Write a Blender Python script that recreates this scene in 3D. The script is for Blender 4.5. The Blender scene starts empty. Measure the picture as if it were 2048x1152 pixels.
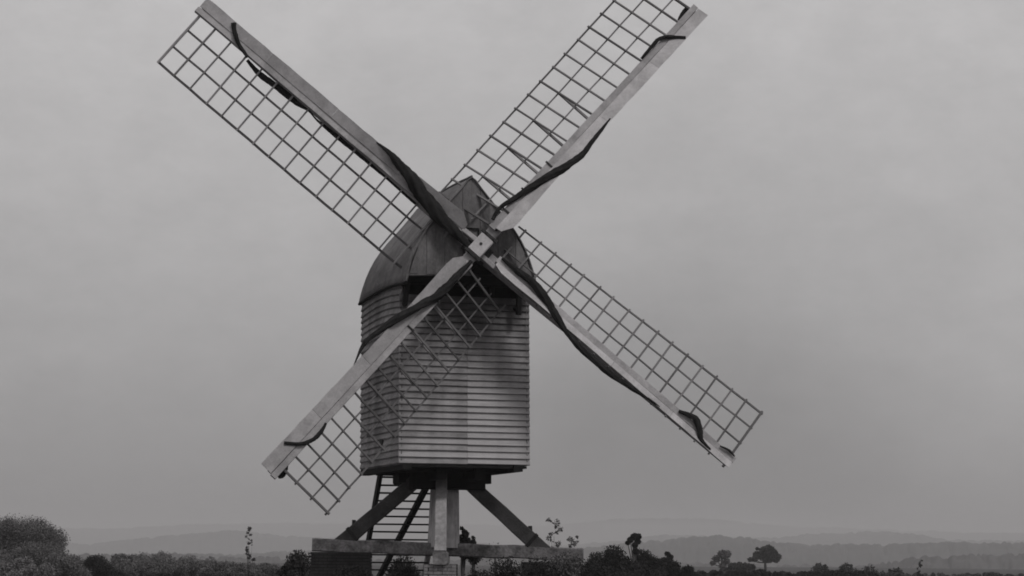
import bpy, math, random
import numpy as np
from mathutils import Vector, Matrix
R = math.radians
random.seed(11); rng = np.random.default_rng(11)
scene = bpy.context.scene
C = scene.collection

# ------------------------------------------------------------------ camera
CAM = np.array([-15.89, -50.01, 1.64]); YAW, PITCH, ROLL = R(-14.71), R(7.76), R(.43)
F, SX, SY = 4082.44, -300.0, -14.4            # focal length and shift in pixels of a 2048 wide frame
fw = np.array([-math.sin(YAW)*math.cos(PITCH), math.cos(YAW)*math.cos(PITCH), math.sin(PITCH)])
rt = np.cross(fw, [0, 0, 1]); rt /= np.linalg.norm(rt); up = np.cross(rt, fw)
rt, up = rt*math.cos(ROLL)+up*math.sin(ROLL), up*math.cos(ROLL)-rt*math.sin(ROLL)
cd = bpy.data.cameras.new('camera'); cam = bpy.data.objects.new('camera', cd); C.objects.link(cam)
cam.matrix_world = Matrix(((rt[0], up[0], -fw[0], CAM[0]), (rt[1], up[1], -fw[1], CAM[1]), (rt[2], up[2], -fw[2], CAM[2]), (0, 0, 0, 1)))
cd.sensor_width = 36; cd.lens = 36*F/2048; cd.shift_x = -SX/2048; cd.shift_y = SY/2048
cd.clip_start = .5; cd.clip_end = 40000
scene.camera = cam

# ------------------------------------------------------------------ sky and sun
SUN_EL, SUN_AZ = R(52), R(28)                 # the hazy sun stands front right of the mill; azimuth from -Y towards +X
scene.view_settings.view_transform = 'Standard'; scene.view_settings.look = 'None'
scene.view_settings.gamma = 1; scene.view_settings.use_curve_mapping = False
scene.view_settings.exposure = .2
scene.render.film_transparent = False
scene.cycles.filter_width = 1.8
scene.cycles.volume_bounces = 0
scene.cycles.max_bounces = 6
w = bpy.data.worlds.new('World'); scene.world = w; w.use_nodes = True
nt = w.node_tree; N = nt.nodes; L = nt.links
bg = N['Background']; bg.inputs['Strength'].default_value = .1
sky = N.new('ShaderNodeTexSky'); sky.sky_type = 'NISHITA'; sky.sun_disc = False
sky.sun_elevation = SUN_EL; sky.sun_rotation = math.pi-SUN_AZ
bw = N.new('ShaderNodeHueSaturation'); bw.inputs['Saturation'].default_value = 0; L.new(sky.outputs[0], bw.inputs['Color'])
tc = N.new('ShaderNodeTexCoord')
sep = N.new('ShaderNodeSeparateXYZ'); L.new(tc.outputs['Generated'], sep.inputs[0])
ramp = N.new('ShaderNodeValToRGB'); L.new(sep.outputs['Z'], ramp.inputs[0])     # overcast: brighter towards the zenith
el = ramp.color_ramp.elements
el[0].position = 0; el[0].color = (.165, .165, .165, 1)
el[1].position = 1; el[1].color = (.62, .62, .62, 1)
for p_, v_ in ((.045, .25), (.10, .33), (.17, .395), (.26, .43), (.5, .50)):
    e = el.new(p_); e.color = (v_, v_, v_, 1)
mp = N.new('ShaderNodeMapping'); mp.inputs['Scale'].default_value = (1, 1, 1.8); mp.inputs['Location'].default_value = (2.3, .4, .9)
L.new(tc.outputs['Generated'], mp.inputs[0])
def noise(nodes, links, vec, scale, detail, rough):
    n = nodes.new('ShaderNodeTexNoise'); n.inputs['Scale'].default_value = scale
    n.inputs['Detail'].default_value = detail; n.inputs['Roughness'].default_value = rough
    if vec: links.new(vec, n.inputs['Vector'])
    return n
def maprange(nodes, links, src, a, b, c, d):
    m = nodes.new('ShaderNodeMapRange')
    for k, v in enumerate((a, b, c, d)): m.inputs[k+1].default_value = v
    links.new(src, m.inputs[0]); return m
n1 = noise(N, L, mp.outputs[0], 3.2, 3, .5); m1 = maprange(N, L, n1.outputs[0], .3, .7, .92, 1.08)
n2 = noise(N, L, mp.outputs[0], 22, 10, .72); m2 = maprange(N, L, n2.outputs[0], .3, .7, .93, 1.07)
mm = N.new('ShaderNodeMath'); mm.operation = 'MULTIPLY'; L.new(m1.outputs[0], mm.inputs[0]); L.new(m2.outputs[0], mm.inputs[1])
mm2 = N.new('ShaderNodeMath'); mm2.operation = 'MULTIPLY'; mm2.inputs[1].default_value = 10; 
def bank(px, py, lo, hi, k):                  # a broad darker or paler cloud bank lying in one direction of the sky
    d_ = fw+rt*(px-1024-SX)/F-up*(py-576-SY)/F; d_ /= np.linalg.norm(d_)
    o = N.new('ShaderNodeVectorMath'); o.operation = 'DOT_PRODUCT'; L.new(tc.outputs['Generated'], o.inputs[0]); o.inputs[1].default_value = tuple(d_)
    g = maprange(N, L, o.outputs['Value'], math.cos(R(hi)), math.cos(R(lo)), 1, k); g.interpolation_type = 'SMOOTHSTEP'; return g
cur = mm
for args in ((1350, 1020, 0, 7.5, .72), (2300, 850, 0, 7, 1.12)):
    g = bank(*args); q_ = N.new('ShaderNodeMath'); q_.operation = 'MULTIPLY'; L.new(cur.outputs[0], q_.inputs[0]); L.new(g.outputs[0], q_.inputs[1]); cur = q_
L.new(cur.outputs[0], mm2.inputs[0])
vm = N.new('ShaderNodeVectorMath'); vm.operation = 'SCALE'; L.new(ramp.outputs[0], vm.inputs[0]); L.new(mm2.outputs[0], vm.inputs['Scale'])
tint = N.new('ShaderNodeMix'); tint.data_type = 'RGBA'; tint.blend_type = 'MULTIPLY'; tint.inputs[0].default_value = 1
tint.inputs[7].default_value = (1, .98, .985, 1); L.new(vm.outputs[0], tint.inputs[6])
mx = N.new('ShaderNodeMix'); mx.data_type = 'RGBA'; mx.inputs[0].default_value = .96
L.new(bw.outputs[0], mx.inputs[6]); L.new(tint.outputs[2], mx.inputs[7]); L.new(mx.outputs[2], bg.inputs['Color'])
sl = bpy.data.lights.new('sun', 'SUN'); sl.energy = 1.35; sl.angle = R(11); sl.color = (1, .985, .97)
sun = bpy.data.objects.new('sun', sl); C.objects.link(sun)
sd = Vector((math.sin(SUN_AZ)*math.cos(SUN_EL), -math.cos(SUN_AZ)*math.cos(SUN_EL), math.sin(SUN_EL)))
sun.rotation_euler = sd.to_track_quat('Z', 'Y').to_euler(); sun.location = (30, -40, 60)

# ------------------------------------------------------------------ materials
def grey(v): return (v, v*.968, v*.985, 1)
def material(name, v, var=.25, scale=3., stretch=(1, 1, 1), bump=.3, rough=.85, objvar=.15, stain=0, fine=30, coord='Object', patch=None):
    m = bpy.data.materials.new(name); m.use_nodes = True; t = m.node_tree; N = t.nodes; L = t.links
    b = N['Principled BSDF']; b.inputs['Roughness'].default_value = rough; b.inputs['Specular IOR Level'].default_value = .1
    tc = N.new('ShaderNodeTexCoord'); mp = N.new('ShaderNodeMapping'); mp.inputs['Scale'].default_value = stretch
    oi = N.new('ShaderNodeObjectInfo')
    ad = N.new('ShaderNodeVectorMath'); ad.operation = 'MULTIPLY_ADD'; L.new(oi.outputs['Random'], ad.inputs[0]); ad.inputs[1].default_value = (37, 51, 23)
    L.new(tc.outputs[coord], ad.inputs[2]); L.new(ad.outputs[0], mp.inputs[0])
    a = noise(N, L, mp.outputs[0], scale, 5, .6); f = noise(N, L, mp.outputs[0], fine, 4, .65)
    ma = maprange(N, L, a.outputs[0], .25, .75, v*(1-var), v*(1+var))
    mf = maprange(N, L, f.outputs[0], .25, .75, 1-var*.7, 1+var*.7)
    mo = maprange(N, L, oi.outputs['Random'], 0, 1, 1-objvar, 1+objvar)
    x = N.new('ShaderNodeMath'); x.operation = 'MULTIPLY'; L.new(ma.outputs[0], x.inputs[0]); L.new(mf.outputs[0], x.inputs[1])
    y = N.new('ShaderNodeMath'); y.operation = 'MULTIPLY'; L.new(x.outputs[0], y.inputs[0]); L.new(mo.outputs[0], y.inputs[1])
    out = y
    if stain:
        s = noise(N, L, tc.outputs[coord], .9, 6, .7); ms = maprange(N, L, s.outputs[0], .45, .62, 1, 1-stain)
        z = N.new('ShaderNodeMath'); z.operation = 'MULTIPLY'; L.new(y.outputs[0], z.inputs[0]); L.new(ms.outputs[0], z.inputs[1]); out = z
    if patch:       # darkens the boards in a noisy oval below the windshaft
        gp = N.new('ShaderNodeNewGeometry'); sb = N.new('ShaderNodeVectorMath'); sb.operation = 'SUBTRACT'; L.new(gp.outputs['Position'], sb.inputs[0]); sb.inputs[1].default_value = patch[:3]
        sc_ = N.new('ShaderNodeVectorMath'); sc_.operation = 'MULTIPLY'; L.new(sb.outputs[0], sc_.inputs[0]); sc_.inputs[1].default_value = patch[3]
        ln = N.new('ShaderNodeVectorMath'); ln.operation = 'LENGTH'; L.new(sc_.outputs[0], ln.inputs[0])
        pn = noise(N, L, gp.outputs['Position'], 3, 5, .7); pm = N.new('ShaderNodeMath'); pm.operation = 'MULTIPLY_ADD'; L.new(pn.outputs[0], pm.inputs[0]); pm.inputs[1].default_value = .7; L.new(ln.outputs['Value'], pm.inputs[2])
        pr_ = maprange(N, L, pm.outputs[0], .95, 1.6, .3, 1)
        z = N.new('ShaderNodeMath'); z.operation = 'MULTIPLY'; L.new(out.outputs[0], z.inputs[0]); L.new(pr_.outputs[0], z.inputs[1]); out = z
    cc = N.new('ShaderNodeCombineColor')
    for k, q in enumerate((1, .968, .985)):
        g = N.new('ShaderNodeMath'); g.operation = 'MULTIPLY'; g.inputs[1].default_value = q
        L.new(out.outputs[0], g.inputs[0]); L.new(g.outputs[0], cc.inputs[k])
    L.new(cc.outputs[0], b.inputs['Base Color'])
    if bump:
        bp = N.new('ShaderNodeBump'); bp.inputs['Strength'].default_value = bump; bp.inputs['Distance'].default_value = .02
        L.new(f.outputs[0], bp.inputs['Height']); L.new(bp.outputs[0], b.inputs['Normal'])
    return m
M = dict(
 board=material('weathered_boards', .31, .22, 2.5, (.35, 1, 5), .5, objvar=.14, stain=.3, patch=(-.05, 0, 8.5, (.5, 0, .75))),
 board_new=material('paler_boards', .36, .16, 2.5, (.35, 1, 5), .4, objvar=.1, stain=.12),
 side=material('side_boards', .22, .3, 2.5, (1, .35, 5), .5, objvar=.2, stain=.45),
 roof=material('roof_sheet', .14, .35, 1.6, (1, 1, 1), .35, objvar=.05, stain=.3, fine=14),
 gable=material('gable_boards', .14, .35, 1.6, (1.5, 1, .8), .35, objvar=.02, stain=.35, fine=14),
 sailwood=material('sail_timber', .36, .22, 2, (1, 1, 1), .35, objvar=.1, stain=.3, fine=22),
 sailboard=material('leading_board_timber', .42, .2, 2, (1, 1, 1), .35, objvar=.08, stain=.25, fine=22),
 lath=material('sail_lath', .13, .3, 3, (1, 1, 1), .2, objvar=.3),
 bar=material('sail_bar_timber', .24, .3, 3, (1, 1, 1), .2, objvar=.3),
 canvas=material('tarred_canvas', .018, .5, 5, (1, 1, 1), .8, objvar=.1, rough=.9),
 iron=material('iron', .03, .4, 5, (1, 1, 1), .3, rough=.6),
 beam=material('oak_beam', .085, .35, 1.6, (1, 1, 1), .5, stain=.35, fine=20),
 post=material('post_oak', .27, .3, 2, (4, 4, .35), .5, objvar=.1, stain=.3, fine=14),
 mainpost=material('post_timber', .50, .35, 2, (4, 4, .35), .6, objvar=.05, stain=.35, fine=14),
 tree_beam=material('weathered_crosstree', .20, .6, 3.5, (1, 1, 1), .8, stain=.65, fine=16),
 dark=material('dark_timber', .014, .4, 2, (1, 1, 1), .3),
 brick=material('old_brick', .045, .4, 2, (1, 1, 1), .6, objvar=.2, stain=.3),
 stone=material('pale_stone', .22, .4, 3, (1, 1, 1), .7, objvar=.1, stain=.4, fine=12),
 ground=material('heath_turf', .05, .45, .25, (1, 1, 1), .6, fine=3),
 hill=material('wooded_hill', .045, .5, .004, (1, 1, 1), 0, fine=.03),
 bark=material('bark', .06, .3, 5, (1, 1, 1), .5),
 leaf_dark=material('dark_leaves', .022, .4, .9, (1, 1, 1), 0, objvar=.25, fine=5),
 leaf_mid=material('mid_leaves', .095, .25, .8, (1, 1, 1), 0, objvar=.25, fine=5),
 leaf_pale=material('pale_leaves', .14, .3, .8, (1, 1, 1), 0, objvar=.2, fine=5),
)

# ------------------------------------------------------------------ mesh helpers
class MB:
    def __init__(s): s.v = []; s.f = []
    def add(s, v, f):
        o = len(s.v); s.v += [tuple(map(float, q)) for q in v]; s.f += [tuple(i+o for i in q) for q in f]
    def box(s, a, b):
        (x0, y0, z0), (x1, y1, z1) = a, b
        s.add([(x0, y0, z0), (x1, y0, z0), (x1, y1, z0), (x0, y1, z0), (x0, y0, z1), (x1, y0, z1), (x1, y1, z1), (x0, y1, z1)],
              [(0, 3, 2, 1), (4, 5, 6, 7), (0, 1, 5, 4), (1, 2, 6, 5), (2, 3, 7, 6), (3, 0, 4, 7)])
    def beam(s, p0, p1, w0, h0, w1=None, h1=None, side=(0, 0, 1), n=1, jit=0, ch=.12):
        """timber from p0 to p1, w across 'side' x axis, h along 'side'; chamfered arrises, optional hewn wobble"""
        p0 = np.array(p0, float); p1 = np.array(p1, float); w1 = w1 or w0; h1 = h1 or h0
        d = p1-p0; d /= np.linalg.norm(d); h = np.array(side, float); h -= d*(h@d); h /= np.linalg.norm(h); x = np.cross(d, h)
        vs = []
        for i in range(n+1):
            t = i/n; c = p0+(p1-p0)*t; W = (w0+(w1-w0)*t)/2; H = (h0+(h1-h0)*t)/2; k = ch*min(W, H)*2
            c = c+x*random.uniform(-jit, jit)+h*random.uniform(-jit, jit)
            for a, b in ((W-k, H), (W, H-k), (W, -H+k), (W-k, -H), (-W+k, -H), (-W, -H+k), (-W, H-k), (-W+k, H)):
                vs.append(c+x*a+h*b)
        fs = [tuple(range(7, -1, -1))[::-1]]
        fs = [tuple(reversed(range(8)))]
        for i in range(n):
            for j in range(8):
                a = i*8+j; b = i*8+(j+1) % 8; fs.append((a, b, b+8, a+8))
        fs.append(tuple(range(n*8, n*8+8)))
        s.add(vs, fs)
    def tube(s, path, rad, sides=8, cap=True, flat=None, normal=None, lobes=0, seed=0):
        P = [np.array(p, float) for p in path]; n = len(P); vs = []
        for i, p in enumerate(P):
            d = P[min(i+1, n-1)]-P[max(i-1, 0)]; d = d/np.linalg.norm(d)
            h = np.array(normal if normal is not None else (0, 0, 1), float)
            if abs(h@d) > .95: h = np.array((1., 0, 0))
            h -= d*(h@d); h /= np.linalg.norm(h); x = np.cross(d, h); r = rad[i]; fl = flat if flat else 1
            for j in range(sides):
                a = 2*math.pi*j/sides; q = r*(1+(.22*math.sin(lobes*a+i*.55+seed) if lobes else 0))
                vs.append(p+x*math.cos(a)*q+h*math.sin(a)*q*fl)
        fs = [(i*sides+j, i*sides+(j+1) % sides, (i+1)*sides+(j+1) % sides, (i+1)*sides+j) for i in range(n-1) for j in range(sides)]
        if cap: fs += [tuple(reversed(range(sides))), tuple(range((n-1)*sides, n*sides))]
        s.add(vs, fs)
    def mesh(s, name, mat, smooth=False):
        me = bpy.data.meshes.new(name); me.from_pydata(s.v, [], s.f); me.materials.append(mat)
        if smooth: me.shade_smooth()
        me.update(); return me
def link(name, me, parent=None, mw=None):
    o = bpy.data.objects.new(name, me); C.objects.link(o)
    if parent: o.parent = parent
    if mw is not None: o.matrix_local = mw
    return o
def part(name, mb, mat, parent, smooth=False, label=None):
    o = link(name, mb.mesh(name, mat, smooth), parent)
    if label: o['label'] = label
    return o
def tag(o, label, cat, group=None):
    o['label'] = label; o['category'] = cat
    if group: o['group'] = group
    return o
def struct(o): o['kind'] = 'structure'; return o
def empty(name, loc=(0, 0, 0)):
    o = bpy.data.objects.new(name, None); o.location = loc; C.objects.link(o); return o
def grid_faces(nr, nc): return [(i*nc+j, i*nc+j+1, (i+1)*nc+j+1, (i+1)*nc+j) for i in range(nr-1) for j in range(nc-1)]

# ------------------------------------------------------------------ terrain
def direction(px, py):                       # bearing of something seen in the photograph
    r = fw+rt*(px-1024-SX)/F-up*(py-576-SY)/F; return r/math.hypot(r[0], r[1])
def at(px, py, D): return CAM+direction(px, py)*D
def ground_z(x, y):
    d = math.hypot(x+8, y+20)
    t = min(max((d-620)/1500, 0), 1); t = t*t*(3-2*t)
    return -38*t+.22*math.sin(x*.031+1)*math.cos(y*.027)*min(1, d/90)+.07*math.sin(x*.21)*math.sin(y*.17+.5)*min(1, d/25)
rad_ = [0]+list(np.geomspace(1.5, 13000, 90)); na = 240
vs = [(-8+r*math.cos(2*math.pi*k/na), -20+r*math.sin(2*math.pi*k/na)) for r in rad_[1:] for k in range(na)]
vs = [(x, y, ground_z(x, y)) for x, y in vs]; vs.append((-8, -20, ground_z(-8, -20)))
fs = [(i*na+k, i*na+(k+1) % na, (i+1)*na+(k+1) % na, (i+1)*na+k) for i in range(len(rad_)-2) for k in range(na)]
fs += [(len(vs)-1, (k+1) % na, k) for k in range(na)]
me = bpy.data.meshes.new('ground'); me.from_pydata(vs, [], [f[::-1] if f[0] == len(vs)-1 else f for f in fs]); me.materials.append(M['ground']); me.shade_smooth()
struct(link('ground', me))

def fnoise(x, seed, octs=5, base=1.):
    v = 0; a = 1; r = np.random.default_rng(seed)
    for o in range(octs):
        v += a*math.sin(x*base*(2**o)*1.13+r.uniform(0, 6.28))*math.cos(x*base*(2**o)*.71+r.uniform(0, 6.28)); a *= .55
    return v
def ridge(D, tops, canopy, seed, depth):
    """a long wooded hill D metres off; tops = (photo x, photo y) along its skyline"""
    xs = np.arange(-900, 3000, 2.5 if canopy > 3 else 6); tx, ty = zip(*tops); nc = 15; prof = np.linspace(-1, 1, nc)
    r = np.random.default_rng(seed); n = len(xs)
    # tree crowns: rounded bumps scattered over the whole slope
    nc = 41; prof = np.linspace(-1, 1, nc); bump = np.zeros((n, nc))
    for _ in range(n*nc//7):
        ci, cj = r.integers(0, n), r.integers(0, nc); a_ = r.uniform(1.6, 5.5); b_ = a_*.45; hgt = r.uniform(.35, 1)
        i0, i1, j0, j1 = int(max(0, ci-a_)), int(min(n, ci+a_+1)), int(max(0, cj-b_)), int(min(nc, cj+b_+1))
        ii, jj = np.mgrid[i0:i1, j0:j1]; q = 1-((ii-ci)/a_)**2-((jj-cj)/max(b_, 1))**2
        bump[i0:i1, j0:j1] = np.maximum(bump[i0:i1, j0:j1], hgt*np.sqrt(np.clip(q, 0, 1)))
    vs = []
    for i, px in enumerate(xs):
        d = direction(px, 1118); z = (CAM+direction(px, np.interp(px, tx, ty))*D)[2]
        z += fnoise(px*.004, seed, 4)*canopy*.8
        for j, p in enumerate(prof):
            q = CAM+d*(D+p*depth+fnoise(px*.01+j, seed+1, 2)*depth*.02); s = (math.cos(p*math.pi)+1)/2; s = s**.8
            vs.append((q[0], q[1], -45+(z+45)*s+bump[i, j]*canopy*(.4+.6*s)))
    me = bpy.data.meshes.new('hill'); me.from_pydata(vs, [], grid_faces(n, nc)); me.materials.append(M['hill']); me.shade_smooth()
    return struct(link('hill', me))
ridge(8200, [(-900, 1062), (200, 1058), (420, 1050), (560, 1048), (760, 1052), (1100, 1052), (1250, 1040), (1400, 1040), (1600, 1062), (3000, 1085)], 8, 3, 900)
ridge(5200, [(-900, 1095), (180, 1090), (330, 1072), (460, 1064), (560, 1076), (640, 1080), (1100, 1092), (1330, 1072), (1560, 1078), (1600, 1070), (1800, 1066), (1900, 1080), (3000, 1100)], 7, 4, 700)
ridge(2600, [(-900, 1122), (560, 1118), (900, 1112), (1200, 1100), (1330, 1090), (1430, 1086), (1620, 1098), (1720, 1092), (1850, 1092), (2048, 1090), (3000, 1094)], 5.5, 5, 380)
ridge(1500, [(-900, 1145), (250, 1130), (700, 1132), (1200, 1128), (1700, 1130), (2048, 1120), (3000, 1115)], 5, 6, 180)

# ------------------------------------------------------------------ the windmill
mill = tag(empty('windmill'), 'weatherboarded wooden post mill with four lattice sails standing on its trestle', 'windmill')
W2, LB, ZB, ZE = 1.7, 4.06, 4.05, 8.68
PY = LB/2
# core walls behind the boards
hog = lambda t: .11*math.sin(math.pi*min(max(t, 0), 1))
def boards(name_wall, core, n, pitch, place):
    wl = part('wall', core, M['dark'], mill); wl.name = 'wall'
    place(wl); return wl
pitch = .166
def plank_mesh(length, mat, seg=1, curve=0., lip=.064, jit=.004, under=.024):
    """lapped board: thick low edge, thin top edge; runs along its own x from 0"""
    mb = MB(); vs = []
    for i in range(seg+1):
        x = length*i/seg; zc = curve*math.sin(math.pi*i/seg); j = random.uniform(-jit, jit)
        vs += [(x, 0, zc+j), (x, -lip*.3, zc+j), (x, -lip, zc+under+j), (x, -.012, zc+pitch+.03), (x, 0, zc+pitch+.03)]
    fs = [(0, 1, 2, 3, 4), tuple(seg*5+k for k in (4, 3, 2, 1, 0))]
    for i in range(seg):
        for k in range(5):
            a = i*5+k; b = i*5+(k+1) % 5; fs.append((a, a+5, b+5, b))
    mb.add(vs, fs); return mb.mesh('weatherboard', mat)
# breast
front = MB(); front.box((-W2+.05, .05, ZB), (W2-.05, .12, 8.35)); front = part('breast_wall', front, M['dark'], mill)
seam = .07
fm = {}
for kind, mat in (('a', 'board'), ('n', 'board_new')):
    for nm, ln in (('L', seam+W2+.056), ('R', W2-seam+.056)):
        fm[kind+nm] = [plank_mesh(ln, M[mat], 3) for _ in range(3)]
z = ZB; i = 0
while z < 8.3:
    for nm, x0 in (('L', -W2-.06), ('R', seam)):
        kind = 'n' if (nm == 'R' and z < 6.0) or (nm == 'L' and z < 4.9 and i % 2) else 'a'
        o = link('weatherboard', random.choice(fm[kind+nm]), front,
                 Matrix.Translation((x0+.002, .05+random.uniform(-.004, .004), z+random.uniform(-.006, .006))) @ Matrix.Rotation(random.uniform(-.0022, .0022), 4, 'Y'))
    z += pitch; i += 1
# framing under the hood; a near-black backing is added for its shade
fr = MB(); fr.box((-W2+.06, .9, 8.3), (W2-.06, .96, 9.2)); fr.box((-1.0, .3, 9.0), (1.0, .36, 10.1)); fr.box((-W2+.06, .12, 8.3), (W2-.06, .9, 8.34)); part('shade_backing', fr, M['dark'], mill)
for x in (-1.62, -.95, .1, .75, 1.6): st = MB(); st.beam((x, .1, 8.3), (x, .1, 8.95), .13, .13, side=(0, 1, 0)); part('stud', st, M['dark'], mill)
wb = MB(); wb.beam((-1.66, .16, 8.84), (1.66, .16, 8.84), .3, .3, n=4, jit=.006); part('weather_beam', wb, M['dark'], mill)
# sides
for sx in (-1, 1):
    core = MB(); core.box((sx*(W2-.12), .13, ZB), (sx*(W2-.05), LB-.13, ZE)); sw_ = part('side_wall', core, M['dark'], mill)
    ms = []
    nb = 28
    for k in range(nb):
        zz = ZB+k*pitch; cv = .13*(k/nb)**1.5
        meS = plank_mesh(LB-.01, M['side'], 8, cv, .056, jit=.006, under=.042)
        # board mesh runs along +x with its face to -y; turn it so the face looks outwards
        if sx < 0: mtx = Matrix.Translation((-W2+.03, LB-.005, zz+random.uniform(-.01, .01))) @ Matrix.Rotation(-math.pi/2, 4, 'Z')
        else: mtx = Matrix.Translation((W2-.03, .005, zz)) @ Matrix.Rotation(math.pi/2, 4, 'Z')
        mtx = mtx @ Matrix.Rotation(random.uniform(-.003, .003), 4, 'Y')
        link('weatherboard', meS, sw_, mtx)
# tail wall
core = MB(); core.box((-W2+.05, LB-.12, ZB), (W2-.05, LB-.05, 11)); 
bk = MB(); bk.box((-W2+.05, LB-.12, ZB), (W2-.05, LB-.05, ZE+.1)); bk = part('tail_wall', bk, M['dark'], mill)
bm = [plank_mesh(2*W2-.01, M['board'], 4) for _ in range(3)]
for k in range(28):
    link('weatherboard', random.choice(bm), bk, Matrix.Translation((W2-.005, LB-.05, ZB+k*pitch)) @ Matrix.Rotation(math.pi, 4, 'Z'))
# corner posts
for x, y in ((-W2, 0), (W2, 0), (-W2, LB), (W2, LB)):
    cp = MB(); cx = x-math.copysign(.07, x); cy = .125 if y == 0 else LB-.125
    cp.beam((cx, cy, ZB), (cx, cy, 8.7), .12, .12, side=(0, 1, 0)); part('corner_post', cp, M['beam'], mill)
# the small round hole in the side
prt = MB(); q = np.array((-W2-.02, 1.82, 4.66))
prt.tube([q+np.array((.1, 0, 0)), q+np.array((-.03, 0, 0))], [.115, .115], 16, normal=(0, 0, 1)); part('round_port', prt, M['iron'], mill)

# roof: bowed sides rising to a blunt ridge
prof = [(0, 11.40), (.10, 11.33), (.26, 11.12), (.48, 10.86), (.72, 10.58), (.94, 10.33), (1.14, 10.07), (1.30, 9.83), (1.43, 9.58), (1.54, 9.32), (1.63, 9.05), (1.69, 8.84), (1.735, 8.64)]
full = [(-x, z) for x, z in prof[::-1]]+prof[1:]
YH = -.56
def roof_pt(x, z, y, off=0): 
    t = (y-YH)/(LB+.08-YH); g = .10*math.sin(math.pi*t) if z < 9.4 else .05*math.sin(math.pi*t)
    k = 1+off/1.7; return (x*k, y, z+g*(1 if y > 0 else .6)+(off if abs(x) < .3 else off*.5))
ys = list(np.linspace(YH, LB+.08, 12)); outer = MB(); n = len(full)
vs = [roof_pt(x, z, y, .03) for y in ys for x, z in full]+[roof_pt(x, z, y, -.02) for y in ys for x, z in full]
m = len(ys)*n; fs = [(i*n+j, (i+1)*n+j, (i+1)*n+j+1, i*n+j+1) for i in range(len(ys)-1) for j in range(n-1)]
fs = [f[::-1] for f in fs]; fs += [tuple(k+m for k in f[::-1]) for f in fs[:]]
for i in range(len(ys)-1):
    for j in (0, n-1): a = i*n+j; fs.append((a, a+n, a+n+m, a+m) if j == 0 else (a+n, a, a+m, a+n+m))
for i in (0, len(ys)-1):
    for j in range(n-1): a = i*n+j; fs.append((a, a+m, a+m+1, a+1) if i == 0 else (a+1, a+m+1, a+m, a))
outer.add(vs, fs); roof = part('roof', outer, M['roof'], mill, True)
rc = MB(); rc.tube([roof_pt(0, 11.40, y, .05) for y in ys], [.035]*12, 8); part('ridge_roll', rc, M['roof'], roof, True)
for k in (1, -1):
    ev = MB(); x0, z0 = (k*1.735, 8.63)
    ev.tube([np.array(roof_pt(x0, z0, y, .01))+np.array((0, 0, -.02)) for y in ys if y > -.1 or True], [.045]*12, 6); part('eaves_board', ev, M['dark'], roof)
# gable of the hood: upright boards cut to the curve, notched round the windshaft
def top_at(x):
    x = abs(x); return np.interp(x, [p[0] for p in prof], [p[1] for p in prof])
gab = MB(); gab.box((-1.5, YH+.13, 8.95), (1.5, YH+.17, 9.75)); 
gb = MB()
gb.beam((-1.66, YH+.1, 8.93), (-.12, YH+.1, 8.93), .1, .12); gb.beam((.84, YH+.1, 8.93), (1.66, YH+.1, 8.93), .1, .12); gab = part('gable', gb, M['gable'], mill)
x = -1.68; k = 0
while x < 1.66:
    wd = min(.24, 1.68-x); a = x+.003; b = x+wd-.003; zlo = 8.86
    lo = [zlo, zlo]
    c = (a+b)/2
    if -.08 < c < .82: zl = 9.36 if c < .4 else 9.15; lo = [zl, zl]
    s_ = MB(); yf = YH+.012*(k % 2)
    nn = 4; xs_ = [a+(b-a)*t/nn for t in range(nn+1)]; vs = []
    for y in (yf, yf+.03):
        vs += [(q, y, lo[0]) for q in xs_]+[(q, y, top_at(q)+.03) for q in xs_]
    m_ = nn+1; fs = []
    for t in range(nn):
        fs.append((t, t+1, m_+t+1, m_+t)); fs.append((2*m_+t+1, 2*m_+t, 3*m_+t, 3*m_+t+1))
        fs.append((t+1, t, 2*m_+t, 2*m_+t+1)); fs.append((m_+t, m_+t+1, 3*m_+t+1, 3*m_+t))
    fs.append((0, m_, 3*m_, 2*m_)); fs.append((nn, 2*m_+nn, 3*m_+nn, m_+nn))
    s_.add(vs, fs); part('gable_board', s_, M['gable'], gab); x += wd; k += 1
# verge trim following the gable curve
for k in (1, -1):
    vg = MB(); vg.tube([(k*x*1.012, YH-.02, z+.02) for x, z in prof], [.02]*len(prof), 6); part('verge_board', vg, M['roof'], gab)
# small hatch above the shaft
hz = MB(); hz.box((-.2, YH-.035, 10.06), (.2, YH-.008, 10.1)); hz.box((.17, YH-.035, 9.75), (.2, YH-.008, 10.06)); part('hatch_frame', hz, M['dark'], gab)
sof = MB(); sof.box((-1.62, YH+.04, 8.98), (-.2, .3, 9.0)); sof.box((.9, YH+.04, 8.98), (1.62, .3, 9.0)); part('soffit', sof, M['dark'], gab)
for x, zz in ((-1.63, 8.1), (1.36, 7.93)):
    br = MB(); br.beam((x, YH+.2, 8.9), (x, YH+.28 if x > 0 else -.02, zz), .12, .14, side=(0, 1, 0)); part('hood_bracket', br, M['dark'], mill)
bb = MB(); bb.beam((1.36, YH+.25, 8.05), (1.36, 0.05, 8.15), .1, .1); part('hood_bracket', bb, M['dark'], mill)
bb = MB(); bb.beam((-1.66, YH+.06, 8.84), (-.35, YH+.06, 8.9), .09, .09); part('hood_rail', bb, M['roof'], mill)

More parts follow.
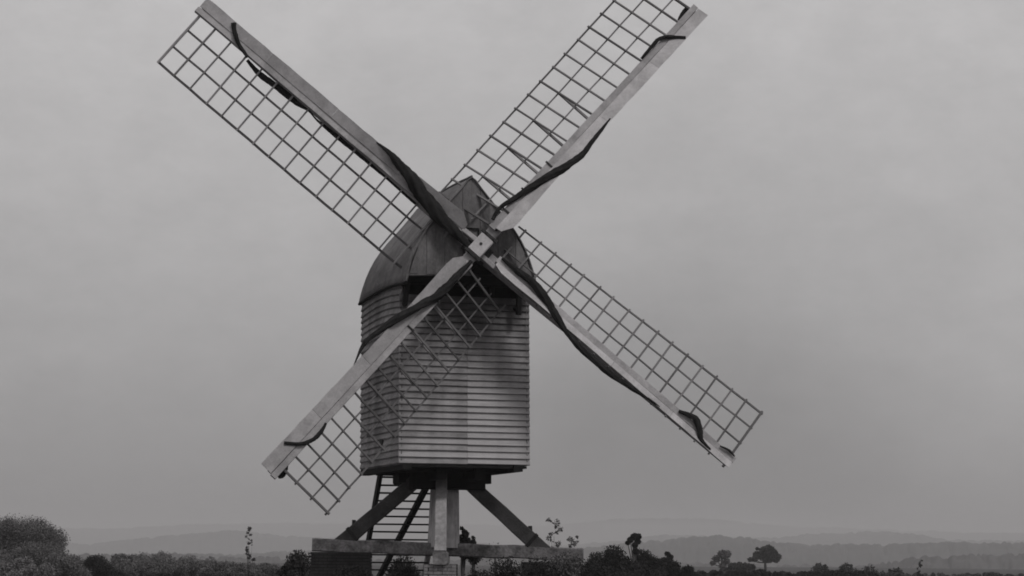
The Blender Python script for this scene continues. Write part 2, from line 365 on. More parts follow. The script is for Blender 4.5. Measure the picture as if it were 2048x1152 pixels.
# underside
fl = MB(); fl.box((-W2+.02, .02, ZB-.07), (W2-.02, LB-.02, ZB-.01)); part('floor', fl, M['dark'], mill)
for x in (-1.55, 1.42):
    g = MB(); g.beam((x, -.07, ZB-.075), (x, LB+.1, ZB-.075), .24, .16, ch=.05); part('side_sill', g, M['dark'], mill)
for x in (-.52, .52):
    g = MB(); g.beam((x, .35, ZB-.2), (x, LB+.45, ZB-.2), .26, .34, n=4, jit=.008); part('sheer', g, M['dark'], mill)
for y in (.6, 1.3, 2.75, 3.5):
    g = MB(); g.beam((-W2+.3, y, ZB-.11), (W2-.3, y, ZB-.11), .16, .12); part('floor_joist', g, M['dark'], mill)
g = MB(); g.beam((-1.0, PY-.52, ZB-.36), (1.0, PY-.52, ZB-.36), .3, .46, ch=.08); part('collar', g, M['dark'], mill)
g = MB(); g.beam((-1.05, PY+.48, ZB-.3), (1.05, PY+.48, ZB-.3), .3, .36, ch=.08); part('collar', g, M['dark'], mill)
for x in (-1.36, .98):
    g = MB(); g.box((x, PY-.62, ZB-.42), (x+.2, PY-.3, ZB-.05)); part('bracket', g, M['dark'], mill)
# main post
g = MB(); g.tube([(0, PY, 1.75), (0, PY, 2.4), (0, PY, 3.4), (0, PY, 4.6)], [.40, .38, .34, .3], 8, normal=(0, 1, 0)); 
g = MB(); g.beam((0.05, PY, 1.95), (0.10, PY, ZB+.5), .74, .7, .6, .6, side=(0, 1, 0), n=5, jit=.006, ch=.16); part('main_post', g, M['mainpost'], mill)
# crosstrees and quarterbars
A1 = R(-17.8)
ex = np.array((math.cos(A1), math.sin(A1), 0)); ey = np.array((-math.sin(A1), math.cos(A1), 0))
ctr = np.array((0, PY, 0)); HC = 3.62
g = MB(); a0 = ctr-ex*3.42+np.array((0, 0, 2.0)); a1 = ctr+ex*3.72+np.array((0, 0, 1.80))
g.beam(a0, a1, .34, .35, side=(0, 0, 1), n=12, jit=.018, ch=.1); part('crosstree', g, M['tree_beam'], mill)
zl = 1.62
g = MB(); g.beam(ctr-ey*3.3+np.array((0, 0, zl+.06)), ctr+ey*3.3+np.array((0, 0, zl+.06)), .36, .32, n=10, jit=.014, ch=.1); part('crosstree', g, M['stone'], mill)
top = lambda e, o: ctr+e*o+np.array((0, 0, 3.88))
for e, sgn, zf in ((ex, -1, 2.02), (ex, 1, 1.88), (ey, -1, 1.78), (ey, 1, 1.78)):
    foot = ctr+e*sgn*(2.72 if e is ex else 2.8)+np.array((0, 0, zf-.03)); tp = ctr+e*sgn*.36+np.array((0, 0, 3.98))
    g = MB(); g.beam(foot-(tp-foot)/np.linalg.norm(tp-foot)*.05, tp, .31, .40, .29, .36, n=6, jit=.008, ch=.08)
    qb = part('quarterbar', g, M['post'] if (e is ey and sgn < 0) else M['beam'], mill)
    d = (tp-foot)/np.linalg.norm(tp-foot); s_ = MB(); c = foot+d*.42
    if e is ey: continue
    s_.beam(c, c+d*.09, .36, .43, ch=.05); part('iron_strap', s_, M['iron'], qb)
    hnd = MB(); hnd.beam(foot+d*.5, foot+d*.52+np.array((0, 0, .34)), .09, .09, side=(1, 0, 0)); part('iron_bolt', hnd, M['iron'], qb)
# ladder at the tail
lad = empty('ladder'); lad.parent = mill
lx0, lx1 = -1.02, .8; dy = .66
lt = np.array((0, LB+.35, ZB-.02)); lb = np.array((0, LB+.35+dy*ZB, .05))
for x in (lx0, lx1):
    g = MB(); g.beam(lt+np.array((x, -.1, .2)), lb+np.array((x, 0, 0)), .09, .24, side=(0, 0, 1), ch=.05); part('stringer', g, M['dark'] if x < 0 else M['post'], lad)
tm = MB(); tm.box((lx0, -.13, -.022), (lx1, .13, .022)); tm = tm.mesh('tread', M['dark'])
k = 0; z = 3.88
while z > .2:
    link('tread', tm, lad, Matrix.Translation((0, LB+.35+dy*(ZB-z), z)) @ Matrix.Rotation(random.uniform(-.004, .004), 4, 'Y')); z -= .212
# tailpole
g = MB(); g.beam((.2, LB-.9, 4.1), (.2, LB+5.6, .8), .15, .17, .14, .16, n=6, jit=.008); part('tailpole', g, M['dark'], mill)

# windshaft
TILT = R(7.74); SY_ = R(-5.92)
nrm = np.array([math.sin(SY_)*math.cos(TILT), -math.cos(SY_)*math.cos(TILT), math.sin(TILT)])
H = np.array([.0375, -1.204, 9.564]); u_ = np.array([math.cos(SY_), math.sin(SY_), 0]); v_ = np.array([.01389, .13398, .99089])
g = MB(); g.tube([H-nrm*.5, H-nrm*.7, H-nrm*.75, H-nrm*1.5, H-nrm*4.6], [.34, .34, .27, .25, .2], 10, normal=(0, 0, 1)); part('windshaft', g, M['iron'], mill)

f1, f2 = R(180-40.56), R(47.81)
AX = lambda a: u_*math.cos(a)+v_*math.sin(a)
dirs = [AX(f1), AX(f2), -AX(f1), -AX(f2)]; perp = [AX(f1+math.pi/2), AX(f2+math.pi/2), -AX(f1+math.pi/2), -AX(f2+math.pi/2)]
def P(k, s, w_, o): return H+dirs[k]*s+perp[k]*w_+nrm*o
OB = [-.3, 0, -.3, 0]; WO = [-.13, 0, .02, 0]; BW = [.30, .33, .2, .34]
STIP = [9.55, 9.17, 8.42, 8.03]; SIN = [.87, .62, .63, .66]; SOUT = [9.37, 9.02, 8.28, 7.71]
canvas = {0: [[(3.75,-.36,.015),(3.4,-.36,.06),(2.97,-.3,.12),(2.4,-.2,.18),(1.7,-.02,.21),(1.16,.07,.18),(.68,.1,.13),(.21,.14,.08)],
 [(1.93,.09,.085),(2.58,.07,.08),(3.42,.07,.08),(4.24,.1,.075),(4.98,.13,.05),(5.32,.13,.027),(5.65,.09,.027),(6.04,.14,.075),(6.58,.14,.09),(7.15,.19,.08),(7.7,.12,.045)],
 [(7.7,.12,.04),(8.12,-.01,.055),(8.37,-.16,.06),(8.58,-.34,.07)]],
1: [[(.71,.22,.047),(1.09,.28,.053),(1.61,.16,.073),(2.18,.02,.1),(2.75,-.14,.115),(3.2,-.27,.1),(3.71,-.34,.08),(4.38,-.29,.053),(4.98,-.25,.02)],
 [(6.9,.22,.033),(7.39,.23,.053),(7.66,.23,.053),(7.93,.06,.053),(8.2,-.27,.047)], [(8.6,.2,.033),(8.84,.22,.073),(9.09,.24,.073)]],
2: [[(.62,.2,.033),(1.06,.19,.075),(1.5,.22,.105),(2.11,.12,.12),(2.6,-.07,.1),(3.17,-.24,.07),(3.78,-.31,.085),(4.43,-.31,.085),(5.05,-.25,.07),(5.62,-.17,.045),(6.1,-.12,.015)],
 [(6.54,.14,.04),(6.96,.26,.08),(7.19,.15,.087),(7.43,-.06,.06),(7.77,-.11,.027)], [(7.9,.14,.02),(8.15,.2,.035),(8.35,.18,.02)]],
3: [[(.5,.10,.05),(1.05,.09,.085),(1.45,.09,.11),(1.85,.06,.12),(2.31,-.09,.105),(2.88,-.25,.105),(3.48,-.39,.08),(4.04,-.46,.053),(4.62,-.29,.013)],
 [(6.17,.17,.033),(6.46,.23,.053),(6.72,.2,.053),(6.95,.08,.047),(7.25,-.25,.04)], [(7.5,.12,.03),(7.66,.2,.06),(7.82,.24,.065),(7.92,.2,.03)]]}
BEHIND = {(0, 1), (1, 2), (3, 2)}
T = 1.68
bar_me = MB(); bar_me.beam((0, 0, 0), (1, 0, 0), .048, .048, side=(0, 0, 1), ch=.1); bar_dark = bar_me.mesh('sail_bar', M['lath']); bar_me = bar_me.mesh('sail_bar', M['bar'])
def span_matrix(a, b, axis_h, sc=1.0):
    x = b-a; ln = np.linalg.norm(x); x = x/ln; h = axis_h-x*(axis_h@x); h /= np.linalg.norm(h); y = np.cross(h, x)
    m = Matrix(((x[0]*ln, y[0]*sc, h[0]*sc, a[0]), (x[1]*ln, y[1]*sc, h[1]*sc, a[1]), (x[2]*ln, y[2]*sc, h[2]*sc, a[2]), (0, 0, 0, 1)))
    return m
def smooth_path(pts, n=7):
    pts = np.array(pts, float); out = []
    for i in range(len(pts)-1):
        p0, p1, p2, p3 = pts[max(i-1, 0)], pts[i], pts[i+1], pts[min(i+2, len(pts)-1)]
        for t in np.arange(n)/n:
            out.append(.5*((2*p1)+(-p0+p2)*t+(2*p0-5*p1+4*p2-p3)*t*t+(-p0+3*p1-3*p2+p3)*t**3))
    out.append(pts[-1]); return out
for k in range(4):
    ob, wo = OB[k], WO[k]
    T = [1.68, 1.80, 1.68, 1.60][k]; th0 = [31, 26, 31, 31][k]
    theta = lambda s: R(th0-(th0-13)*min(max((s-SIN[k])/(SOUT[k]-SIN[k]), 0), 1))
    Q = lambda s, t, o=0: P(k, s, wo+.1+t*math.cos(theta(s)), ob-.07-t*math.sin(theta(s))+o)
    wp = MB(); s0, s1 = .42, STIP[k]
    nseg = 14
    for i in range(nseg):
        pass
    wp.beam(P(k, .55, wo+.1, ob-.07), P(k, s1, wo+.1, ob-.07), .19, .16, .16, .13, side=nrm, n=12, jit=.007, ch=.06)
    sail = part('sail', wp, M['sailwood'], mill)
    sail['label'] = ['upper left sail, the longest one', 'upper right sail with doubled inner bars', 'lower right sail reaching clear of the body', 'lower left sail crossing in front of the body'][k]
    st = MB(); st.beam(P(k, -.05, wo*.3, ob-.24), P(k, s1-.06, wo, ob-.20), .32, .30, .19, .13, side=nrm, n=8, jit=.006, ch=.08); part('stock', st, M['sailwood'], sail)
    # leading boards, in lengths, set at the weather of the sail
    cuts = np.linspace(.6, s1-.02, 5)
    for a, b in zip(cuts[:-1], cuts[1:]):
        lb_ = MB(); n_ = 8; vs = []
        for i in range(n_+1):
            s = a+.004+(b-a-.008)*i/n_; wide = BW[k]+.07*max(0, 1-(s-.6)/2.0)+random.uniform(-.008, .008); t0, t1 = -.095, -.085-wide
            if s < .9: t1 = t0-(wide*(.45+.55*(s-.6)/.3))
            vs += [Q(s, t0, .06), Q(s, t1, .06), Q(s, t1, .033), Q(s, t0, .033)]
        fs = [(0, 1, 2, 3), (n_*4+3, n_*4+2, n_*4+1, n_*4)]
        for i in range(n_):
            for j in range(4): q = i*4+j; r_ = i*4+(j+1) % 4; fs.append((q, q+4, r_+4, r_))
        lb_.add(vs, fs); part('leading_board', lb_, M['sailboard'], sail)
    for i in range(17):
        s = SIN[k]+(SOUT[k]-SIN[k])*i/16; js = random.uniform(-.03, .03)
        t_out = T+.04+random.uniform(-.01, .02)
        t_in = -.09-BW[k]-.06 if k == 2 else -.09-BW[k]+.03
        if s < 1.2: t_in = -.1
        a = Q(s, t_in, -.0); b = Q(s+js, t_out)
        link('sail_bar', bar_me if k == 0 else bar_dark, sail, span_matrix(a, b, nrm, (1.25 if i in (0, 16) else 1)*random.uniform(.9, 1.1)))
    for t in (T/3, 2*T/3, T):
        hl = MB(); ss = np.linspace(SIN[k]-.12-(.12 if t == T else 0), SOUT[k]+.05, 18)
        for a, b in zip(ss[:-1], ss[1:]): pass
        vs = []; hw = .022 if t < T else .026
        for s in ss:
            jt = random.uniform(-.008, .008)
            vs += [Q(s, t+hw+jt, -.05+hw), Q(s, t-hw+jt, -.05+hw), Q(s, t-hw+jt, -.05-hw), Q(s, t+hw+jt, -.05-hw)]
        n_ = len(ss)-1; fs = [(0, 1, 2, 3), (n_*4+3, n_*4+2, n_*4+1, n_*4)]
        for i in range(n_):
            for j in range(4): q = i*4+j; r_ = i*4+(j+1) % 4; fs.append((q, q+4, r_+4, r_))
        hl.add(vs, fs); part('hemlath' if t == T else 'uplong', hl, M['lath'], sail)
    if k in (1, 3):     # struts from the back of the stock to the second lath
        for i in (2, 4, 6, 8) if k == 1 else (3, 5, 7, 9):
            s = SIN[k]+(SOUT[k]-SIN[k])*i/16
            link('sail_strut', bar_me, sail, span_matrix(P(k, s-.07, .02, ob-.33), Q(s+.02, 2*T/3-.02, -.06), nrm, 1.35))
    for ci, path in enumerate(canvas[k]):
        pts = smooth_path(path, 8); cb = MB(); beh = (k, ci) in BEHIND; pp = []; rr = []
        for i, (s, w_, r_) in enumerate(pts):
            ww = w_-wo-.1; o = ob-.19 if beh else ob+max(.03, -.02-ww*math.tan(theta(s)) if ww < 0 else 0)+r_*.4
            if not beh and ww < -BW[k]-.05: o -= .12*min(1, (-ww-BW[k]-.05)/.15)
            if k in (0,) and ci == 1: w_ -= .02
            r_ = r_*.88*(1+.05*math.sin(i*.55+k)+.025*math.sin(i*2.3)); pp.append(P(k, s, w_, o)); rr.append(max(r_, .01))
        cb.tube(pp, rr, 20, flat=.6, normal=nrm, lobes=5, seed=k); part('rolled_canvas', cb, M['canvas'], sail, True)
# canister and clamps
can = MB(); can.beam(P(1, -.27, 0, -.17), P(1, .27, 0, -.17), .40, .38, side=nrm, ch=.06); can = part('poll_end', can, M['sailboard'], mill)
cb = MB(); cb.beam(P(0, -.36, -.02, -.56), P(0, .36, -.02, -.56), .44, .36, side=nrm, ch=.08); part('rear_clamp', cb, M['iron'], can)
for s in (-.34, .34):
    g = MB(); g.beam(P(1, s-.03, -.24, .02), P(1, s+.03, -.24, .02), .06, .07); 
    g = MB(); g.beam(P(1, s, -.25, .0), P(1, s, .25, .0), .08, .05, side=nrm); part('clamp_strap', g, M['iron'], can)
for s, w_ in ((0.02, .02), (.62, -.02), (-.62, 0)):
    g = MB(); g.tube([P(1, s, w_, -.08 if abs(s) > .3 else .01), P(1, s, w_, .035 if abs(s) < .3 else -.03)], [.045, .04], 8, normal=(0, 0, 1)); part('bolt_head', g, M['iron'], can)
for s, w_ in ((.34, .12), (.34, -.12), (-.34, .12), (-.34, -.12)):
    g = MB(); g.tube([P(1, s, w_, .01), P(1, s, w_, .05)], [.028, .026], 6, normal=(0, 0, 1)); part('nut', g, M['iron'], can)
for kk in (1, 3):
    for s in (1.15, 1.9, 2.9):
        g = MB(); g.beam(P(kk, s, -.06, .018), P(kk, s, .23, .018), .05, .02, side=nrm); part('sail_strap', g, M['iron'], can)
for sg_ in (-1, 1):
    g = MB(); g.beam(P(0, sg_*.2, -.12*sg_, -.3), P(0, sg_*.62, -.12*sg_, -.34), .13, .16, side=nrm); part('wedge', g, M['sailwood'], can)

# ------------------------------------------------------------------ piers under the trestle
def pier(cx, cy, ang, ztop, mat, label, wx=1.1, wy=.8, courses=True):
    p = tag(empty('brick_pier', (cx, cy, ground_z(cx, cy)-.1)), label, 'pier', 'piers carrying the trestle'); p.rotation_euler.z = ang
    z = 0; k = 0; hz_ = ztop-(ground_z(cx, cy)-.1); nb = round(hz_/.082); ch = hz_/nb
    core = MB(); core.box((-wx/2+.03, -wy/2+.03, 0), (wx/2-.03, wy/2-.03, hz_-.02)); part('pier_core', core, M['dark'], p)
    mb = MB()
    for c in range(nb):
        z0 = c*ch; off = .115 if c % 2 else 0
        for y in (-wy/2, wy/2-.1):
            x = -wx/2-off
            while x < wx/2-.01:
                a = max(x, -wx/2); b = min(x+.23, wx/2); j = random.uniform(-.008, .008)
                if b-a > .03: mb.box((a+.006, y+j, z0+.006), (b-.006, y+.1+j, z0+ch-.006))
                x += .23
        for x in (-wx/2, wx/2-.1):
            y = -wy/2-off+.1
            while y < wy/2-.11:
                a = max(y, -wy/2+.1); b = min(y+.23, wy/2-.1); j = random.uniform(-.008, .008)
                if b-a > .03: mb.box((x+j, a+.006, z0+.006), (x+.1+j, b-.006, z0+ch-.006))
                y += .23
    o = part('brickwork', mb, mat, p); o['kind'] = 'stuff'; return p
for e, sgn, zt, mat, lab in ((ex, -1, 1.82, M['brick'], 'dark brick pier under the left end of the crosstree'), (ex, 1, 1.6, M['brick'], 'brick pier under the right end of the crosstree behind the bush'),
                             (ey, -1, 1.52, M['stone'], 'pale pier under the near end of the crosstree'), (ey, 1, 1.52, M['brick'], 'brick pier under the far end of the crosstree')):
    c = ctr+e*sgn*2.65; pier(c[0], c[1], A1 if e is ex else A1+math.pi/2, zt, mat, lab, 1.6 if (e is ex and sgn < 0) else 1.1)

# ------------------------------------------------------------------ vegetation
def leaves(lobes, n, size, squash=.8, seed=0, inner=.35):
    """many small leaf clumps scattered through a set of overlapping lobes"""
    r = np.random.default_rng(seed); lobes = np.array(lobes, float); vol = lobes[:, 3]**2; idx = r.choice(len(lobes), n, p=vol/vol.sum())
    d = r.normal(size=(n, 3)); d /= np.linalg.norm(d, axis=1)[:, None]
    rr = (inner+(1-inner)*r.random(n)**.45)*(1+np.clip(.14*r.normal(size=n), -.3, .17))
    c = lobes[idx, :3]+d*rr[:, None]*lobes[idx, 3:4]*np.array([1, 1, squash])
    a = r.normal(size=(n, 3)); a /= np.linalg.norm(a, axis=1)[:, None]; b = np.cross(a, r.normal(size=(n, 3))); b /= np.linalg.norm(b, axis=1)[:, None]
    sz = size*(.5+r.random(n)); v = np.stack([c-a*sz[:, None]*.9, c+b*sz[:, None]*.5, c+a*sz[:, None]*.9, c-b*sz[:, None]*.5], 1).reshape(-1, 3)
    return v
def quads_mesh(name, v, mat):
    n = len(v)//4; me = bpy.data.meshes.new(name); me.vertices.add(n*4); me.vertices.foreach_set('co', v.astype(np.float32).ravel())
    me.loops.add(n*4); me.loops.foreach_set('vertex_index', np.arange(n*4, dtype=np.int32))
    me.polygons.add(n); me.polygons.foreach_set('loop_start', np.arange(n, dtype=np.int32)*4)
    me.polygons.foreach_set('loop_total', np.full(n, 4, dtype=np.int32)); me.materials.append(mat); me.update(); me.validate(); return me
def plant(name, px, py_top, D, width_px, label, cat, mat='leaf_dark', shape='round', n=2600, group=None, base=None, seed=None, size=None, trunk=True):
    """a plant standing D metres off; its height and width come from its size in the photograph"""
    seed = seed if seed is not None else int(px*7+D); r = np.random.default_rng(seed)
    tp = at(px, py_top, D); gz = ground_z(tp[0], tp[1])-.05 if base is None else base; h = tp[2]-gz; wd = width_px*D/F/2
    o = tag(empty(name, (tp[0], tp[1], gz)), label, cat, group)
    lob = []
    if shape == 'round':
        lob = [(0, 0, h-wd*.62, wd*.62)]
        for i in range(20):
            a = r.uniform(0, 6.28); q = r.uniform(.3, .88)*wd; z = h-wd*(r.uniform(.12, .42)+.7*(q/wd)**2); lob.append((q*math.cos(a), q*math.sin(a), z, wd*r.uniform(.14, .36)))
        z = h-wd*1.2
        while z > wd*.2 and not trunk:
            for i in range(4): a = r.uniform(0, 6.28); lob.append((.6*wd*math.cos(a), .6*wd*math.sin(a), z, wd*.5))
            z -= wd*.6
    elif shape == 'mound':
        for i in range(16):
            a = r.uniform(0, 6.28); q = r.uniform(.0, .85)*wd; z = h*r.uniform(.25, .8)*(1-.35*(q/wd)**2); lob.append((q*math.cos(a), q*math.sin(a), z, min(wd, h)*r.uniform(.2, .36)))
        lob.append((0, 0, h*.75, h*.25)); lob += [(q*wd, 0, h*.28, h*.3) for q in (-.6, 0, .6)]
    elif shape == 'umbrella':
        lob = [(x_*wd, r.uniform(-.35, .35)*wd, h-z_*wd, r_*wd) for x_, z_, r_ in ((.05, .40, .40), (-.12, .42, .36), (.33, .52, .34), (.55, .68, .26), (-.34, .6, .28), (.74, .82, .17), (-.62, .78, .17), (-.84, .82, .14), (.15, .7, .28), (-.1, .72, .25), (.4, .8, .2), (.1, .1, .1), (-.3, .24, .1), (.45, .28, .12))]
    elif shape == 'ragged':
        lob = [(.1*wd, 0, h-.45*wd, .42*wd), (-.45*wd, 0, h-.8*wd, .32*wd), (.5*wd, 0, h-.4*wd, .34*wd), (-.8*wd, 0, h-1.15*wd, .22*wd), (.1*wd, 0, h-1.4*wd, .3*wd), (.45*wd, 0, h-1.0*wd, .3*wd), (.2*wd, 0, h-2.1*wd, .35*wd)]
    elif shape == 'spike':
        for i in range(9):
            t = i/9; lob.append((r.normal()*wd*.25, r.normal()*wd*.2, h-wd*.2-(1-t)*min(h*.75, wd*3.2), wd*(.7*(1-t)+.16)))
    elif shape == 'sprig':
        for i in range(16):
            t = i/15; hh = max(h-.9*D/60, h*.25); lob.append((wd*(.25*math.sin(i*.8+seed)+r.normal()*.3), wd*.3*r.normal(), hh+(h-hh)*t-wd*.1, wd*r.uniform(.12, .34)))
    sz = size or max(.05, D/F*3.2)
    cr = link('crown', quads_mesh('crown', leaves(lob, n, sz, .85, seed, .1 if shape in ('mound', 'umbrella') else .25), M[mat]), o)
    tk = MB(); tr = .014 if shape == 'sprig' else max(.02, min(.05*wd+.03*h, .3))
    zt = h*.8 if shape != 'umbrella' else h-wd*.6
    pts = [(random.uniform(-.03, .03)*h*t, random.uniform(-.03, .03)*h*t, zt*t) for t in (0, .35, .7, 1)]
    tk.tube(pts, [tr, tr*.8, tr*.6, tr*.35], 7)
    for lx, ly, lz, lr in lob[1:8]:
        s0_ = np.array(pts[1])*(.5)+np.array(pts[2])*.5; tk.tube([s0_, (s0_+np.array((lx, ly, lz)))/2+np.array((0, 0, -.05*h)), (lx, ly, lz)], [tr*.45, tr*.3, tr*.15], 5)
    part('trunk', tk, M['bark'], o, True)
    return o
# left: the tall pale bush and its neighbours
plant('bushy_tree', 35, 1024, 170, 240, 'tall bushy tree at the far left edge, higher than all the bushes near it', 'tree', 'leaf_mid', 'round', 130000, trunk=False, size=.062)
plant('bush', 120, 1104, 140, 150, 'pale leafy bush in front of the tall tree at far left', 'bush', 'leaf_pale', 'mound', 20000, size=.065)
plant('bush', 40, 1112, 130, 140, 'pale leafy bush at the bottom left corner', 'bush', 'leaf_pale', 'mound', 20000, size=.065)
plant('bush', 188, 1108, 150, 100, 'dark bush just right of the tall left tree', 'bush', 'leaf_dark', 'mound', 12000, size=.07)
plant('bush', 240, 1104, 260, 60, 'small pointed bush between the dark bush and the grey treetops', 'bush', 'leaf_mid', 'spike', 2500)
G = 'round treetops left of the windmill'
tops = [(285, 1102, 75), (332, 1101, 62), (375, 1110, 60), (412, 1116, 66), (456, 1121, 60), (500, 1123, 64), (542, 1127, 56), (583, 1128, 60), (305, 1112, 80), (430, 1126, 90)]
for i, (x, y, wp_) in enumerate(tops):
    plant('round_tree', x, y, 380, wp_, ['broadest grey treetop beside the small pointed bush', 'grey treetop second from the pointed bush, nearly the highest', 'grey treetop at the first dip of the row', 'lower grey treetop in the middle of the left row', 'grey treetop left of the thin sprig',
          'low grey treetop just behind the thin sprig', 'low grey treetop right of the thin sprig', 'low grey treetop hidden by the dark bush at the pier', 'nearer grey treetop below the two highest', 'nearer grey treetop below the middle of the row'][i], 'tree', 'leaf_mid', 'round', 7000, G, size=.17, base=-6 if i < 8 else -7, trunk=False)
plant('bush', 598, 1097, 75, 95, 'dark leafy bush left of the brick pier', 'bush', 'leaf_dark', 'mound', 5000, size=.075)
plant('bush', 640, 1112, 72, 70, 'low dark bush against the left brick pier', 'bush', 'leaf_dark', 'mound', 3500, size=.07)
plant('sprig', 497, 1056, 60, 26, 'thin upright sprig rising above the grey treetops left of the mill', 'weed', 'leaf_pale', 'sprig', 260, size=.04)
plant('sprig', 1108, 1034, 60, 44, 'thin crooked sprig above the right end of the crosstree', 'weed', 'leaf_pale', 'sprig', 260, size=.04)
plant('sprig', 1142, 1072, 58, 40, 'short ragged sprig right of the crosstree end', 'weed', 'leaf_pale', 'sprig', 400, size=.04)
# bushes around the trestle's right side
for x, y, D, wp_, mat, lab in ((1015, 1110, 46, 120, 'leaf_dark', 'dark low bush under the crosstree right of the post'), (1075, 1108, 45, 130, 'leaf_dark', 'dark bush below the right end of the crosstree'), (1128, 1098, 47, 90, 'leaf_mid', 'greyish bush growing over the crosstree end'),
                          (960, 1134, 44, 70, 'leaf_dark', 'dark low bush beside the pale pier'), (1150, 1110, 50, 90, 'leaf_dark', 'dark bush between the crosstree end and the right thicket'), (700, 1122, 45, 150, 'leaf_dark', 'dark low growth in front of the left brick pier'), (812, 1124, 50, 60, 'leaf_dark', 'dark low bush between the two front piers')):
    plant('bush', x, y, D+4, wp_, lab, 'bush', mat, 'mound', 14000, size=.032)
plant('bush', 806, 1106, 66, 110, 'dark bush behind the crosstree at the foot of the ladder', 'bush', 'leaf_dark', 'mound', 14000, size=.04)
plant('bush', 929, 1047, 60, 34, 'narrow dark weed standing behind the crosstree right of the post', 'weed', 'leaf_dark', 'spike', 5000, size=.035)
plant('bush', 948, 1066, 60, 30, 'low dark weed behind the crosstree', 'weed', 'leaf_dark', 'spike', 3000, size=.03)
plant('bush', 992, 1078, 60, 24, 'tiny dark tuft behind the middle of the crosstree', 'weed', 'leaf_dark', 'mound', 900, size=.035)
# right thicket
for x, y, D, wp_, sh, mat, lab in ((1195, 1100, 120, 80, 'mound', 'leaf_dark', 'dark bush at the left end of the right thicket'), (1228, 1086, 118, 84, 'mound', 'leaf_dark', 'tallest broad bush of the right thicket'), (1268, 1066, 117, 34, 'ragged', 'leaf_dark', 'small dark thorn tree rising above the right thicket'),
      (1285, 1094, 122, 76, 'mound', 'leaf_dark', 'dark bush below the small dark thorn tree'), (1333, 1096, 125, 44, 'spike', 'leaf_dark', 'upright dark bush near the right end of the thicket'), (1345, 1118, 122, 50, 'mound', 'leaf_dark', 'sloping dark bush closing the right thicket'), (1250, 1118, 100, 230, 'mound', 'leaf_dark', 'long low bush in front of the right thicket'), (1375, 1128, 120, 60, 'mound', 'leaf_dark', 'small dark bush trailing off the right end of the thicket'), (1305, 1108, 118, 80, 'mound', 'leaf_dark', 'broad dark bush in the middle of the right thicket'), (1150, 1124, 95, 160, 'mound', 'leaf_dark', 'broad low bush right of the crosstree')):
    plant('thorn_tree' if sh == 'ragged' else 'bush', x, y, D, wp_, lab, 'tree' if sh == 'ragged' else 'bush', mat, sh, 13000, size=.065)
plant('thorn_tree', 1443, 1098, 300, 48, 'ragged thorn tree left of the umbrella shaped tree', 'tree', 'leaf_mid', 'ragged', 3500, size=.14, base=-.6)
plant('umbrella_tree', 1530, 1089, 420, 72, 'dark umbrella shaped tree standing alone on its trunk', 'tree', 'leaf_dark', 'umbrella', 12000, size=.2)
plant('bush', 1480, 1124, 330, 50, 'low dark bush between the thorn tree and the umbrella shaped tree', 'bush', 'leaf_dark', 'mound', 2500)
G = 'low bushes along the right skyline'
for i, (x, y, D, wp_) in enumerate(((1400, 1140, 300, 70), (1450, 1136, 310, 70), (1495, 1139, 320, 60), (1565, 1142, 330, 80), (1600, 1145, 330, 70))):
    plant('bush', x, y, D, wp_, ['low bush just right of the thicket', 'low bush at the foot of the thorn tree', 'low bush left of the umbrella tree trunk', 'low bush right of the umbrella tree trunk', 'lowest bush in the gap before the pointed bush'][i], 'bush', 'leaf_dark', 'mound', 1800, G, base=-2)
plant('bush', 1642, 1122, 300, 54, 'pointed dark bush right of the umbrella shaped tree', 'bush', 'leaf_dark', 'spike', 2500, base=-2)
plant('bush', 1692, 1124, 300, 118, 'wide domed dark bush beside the pointed one', 'bush', 'leaf_dark', 'mound', 4000, base=-2)
plant('bush', 1796, 1136, 300, 80, 'low domed bush right of the wide domed bush', 'bush', 'leaf_dark', 'mound', 2500, base=-2)
plant('sprig', 1838, 1120, 200, 22, 'thin stalk with a dark tuft near the right edge', 'weed', 'leaf_dark', 'sprig', 200, size=.12, base=-1)

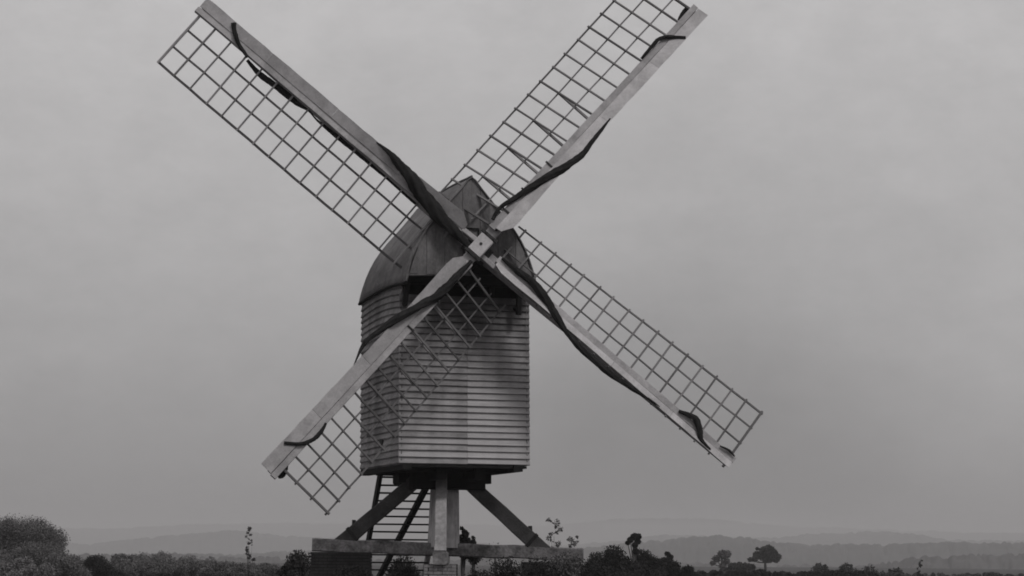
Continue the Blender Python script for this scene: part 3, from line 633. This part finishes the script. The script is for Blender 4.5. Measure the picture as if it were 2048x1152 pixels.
# low scrub closing the view along the bottom
G = 'low scrub left of the windmill'; LBL = ['grey scrub bush below the pointed bush', 'grey scrub bush under the broadest treetop', 'grey scrub bush under the highest treetops', 'grey scrub bush below the first dip of the treetops', 'grey scrub bush in the middle of the left row', 'grey scrub bush left of the thin sprig', 'grey scrub bush at the foot of the thin sprig', 'grey scrub bush right of the thin sprig', 'grey scrub bush beside the dark bush at the pier']
for i in range(9):
    plant('bush', 195+i*48+random.uniform(-8, 8), 1122+random.uniform(-5, 7), 165, random.uniform(90, 120), LBL[i], 'bush', 'leaf_mid', 'mound', 18000, G, size=.07)
G = 'low dark scrub right of the windmill'; LBL = ['dark scrub bush at the foot of the right thicket', 'dark scrub bush left of the ragged thorn tree', 'dark scrub bush below the ragged thorn tree', 'dark scrub bush left below the umbrella shaped tree', 'dark scrub bush right below the umbrella shaped tree', 'dark scrub bush left of the pointed bush', 'dark scrub bush below the pointed bush', 'dark scrub bush below the wide domed bush']
for i in range(8):
    plant('bush', 1378+i*50+random.uniform(-8, 8), 1138+i*.5+random.uniform(-2, 4), 190, random.uniform(80, 110), LBL[i], 'bush', 'leaf_dark', 'mound', 11000, G, size=.09)
G = 'greyish scrub at the bottom right'; LBL = ['grey scrub bush right of the wide domed bush', 'grey scrub bush below the low domed bush', 'grey scrub bush under the thin stalk', 'grey scrub bush right of the thin stalk', 'grey scrub bush near the right corner', 'grey scrub bush in the right bottom corner']
for i in range(6):
    plant('bush', 1780+i*52, 1147+random.uniform(-3, 2), 210, random.uniform(90, 110), LBL[i], 'bush', 'leaf_mid', 'mound', 9000, G, size=.09)

# ------------------------------------------------------------------ haze
hm = bpy.data.materials.new('haze_air'); hm.use_nodes = True; t = hm.node_tree; t.nodes.remove(t.nodes['Principled BSDF'])
pv = t.nodes.new('ShaderNodeVolumePrincipled'); pv.inputs['Density'].default_value = .00027; pv.inputs['Color'].default_value = (.75, .735, .74, 1); pv.inputs['Anisotropy'].default_value = 0
t.links.new(pv.outputs[0], t.nodes['Material Output'].inputs['Volume'])
hb = MB(); hb.box((-9800, -2500, -62), (9800, 9800, 135)); hz_ = link('haze', hb.mesh('haze', hm)); hz_['kind'] = 'stuff'
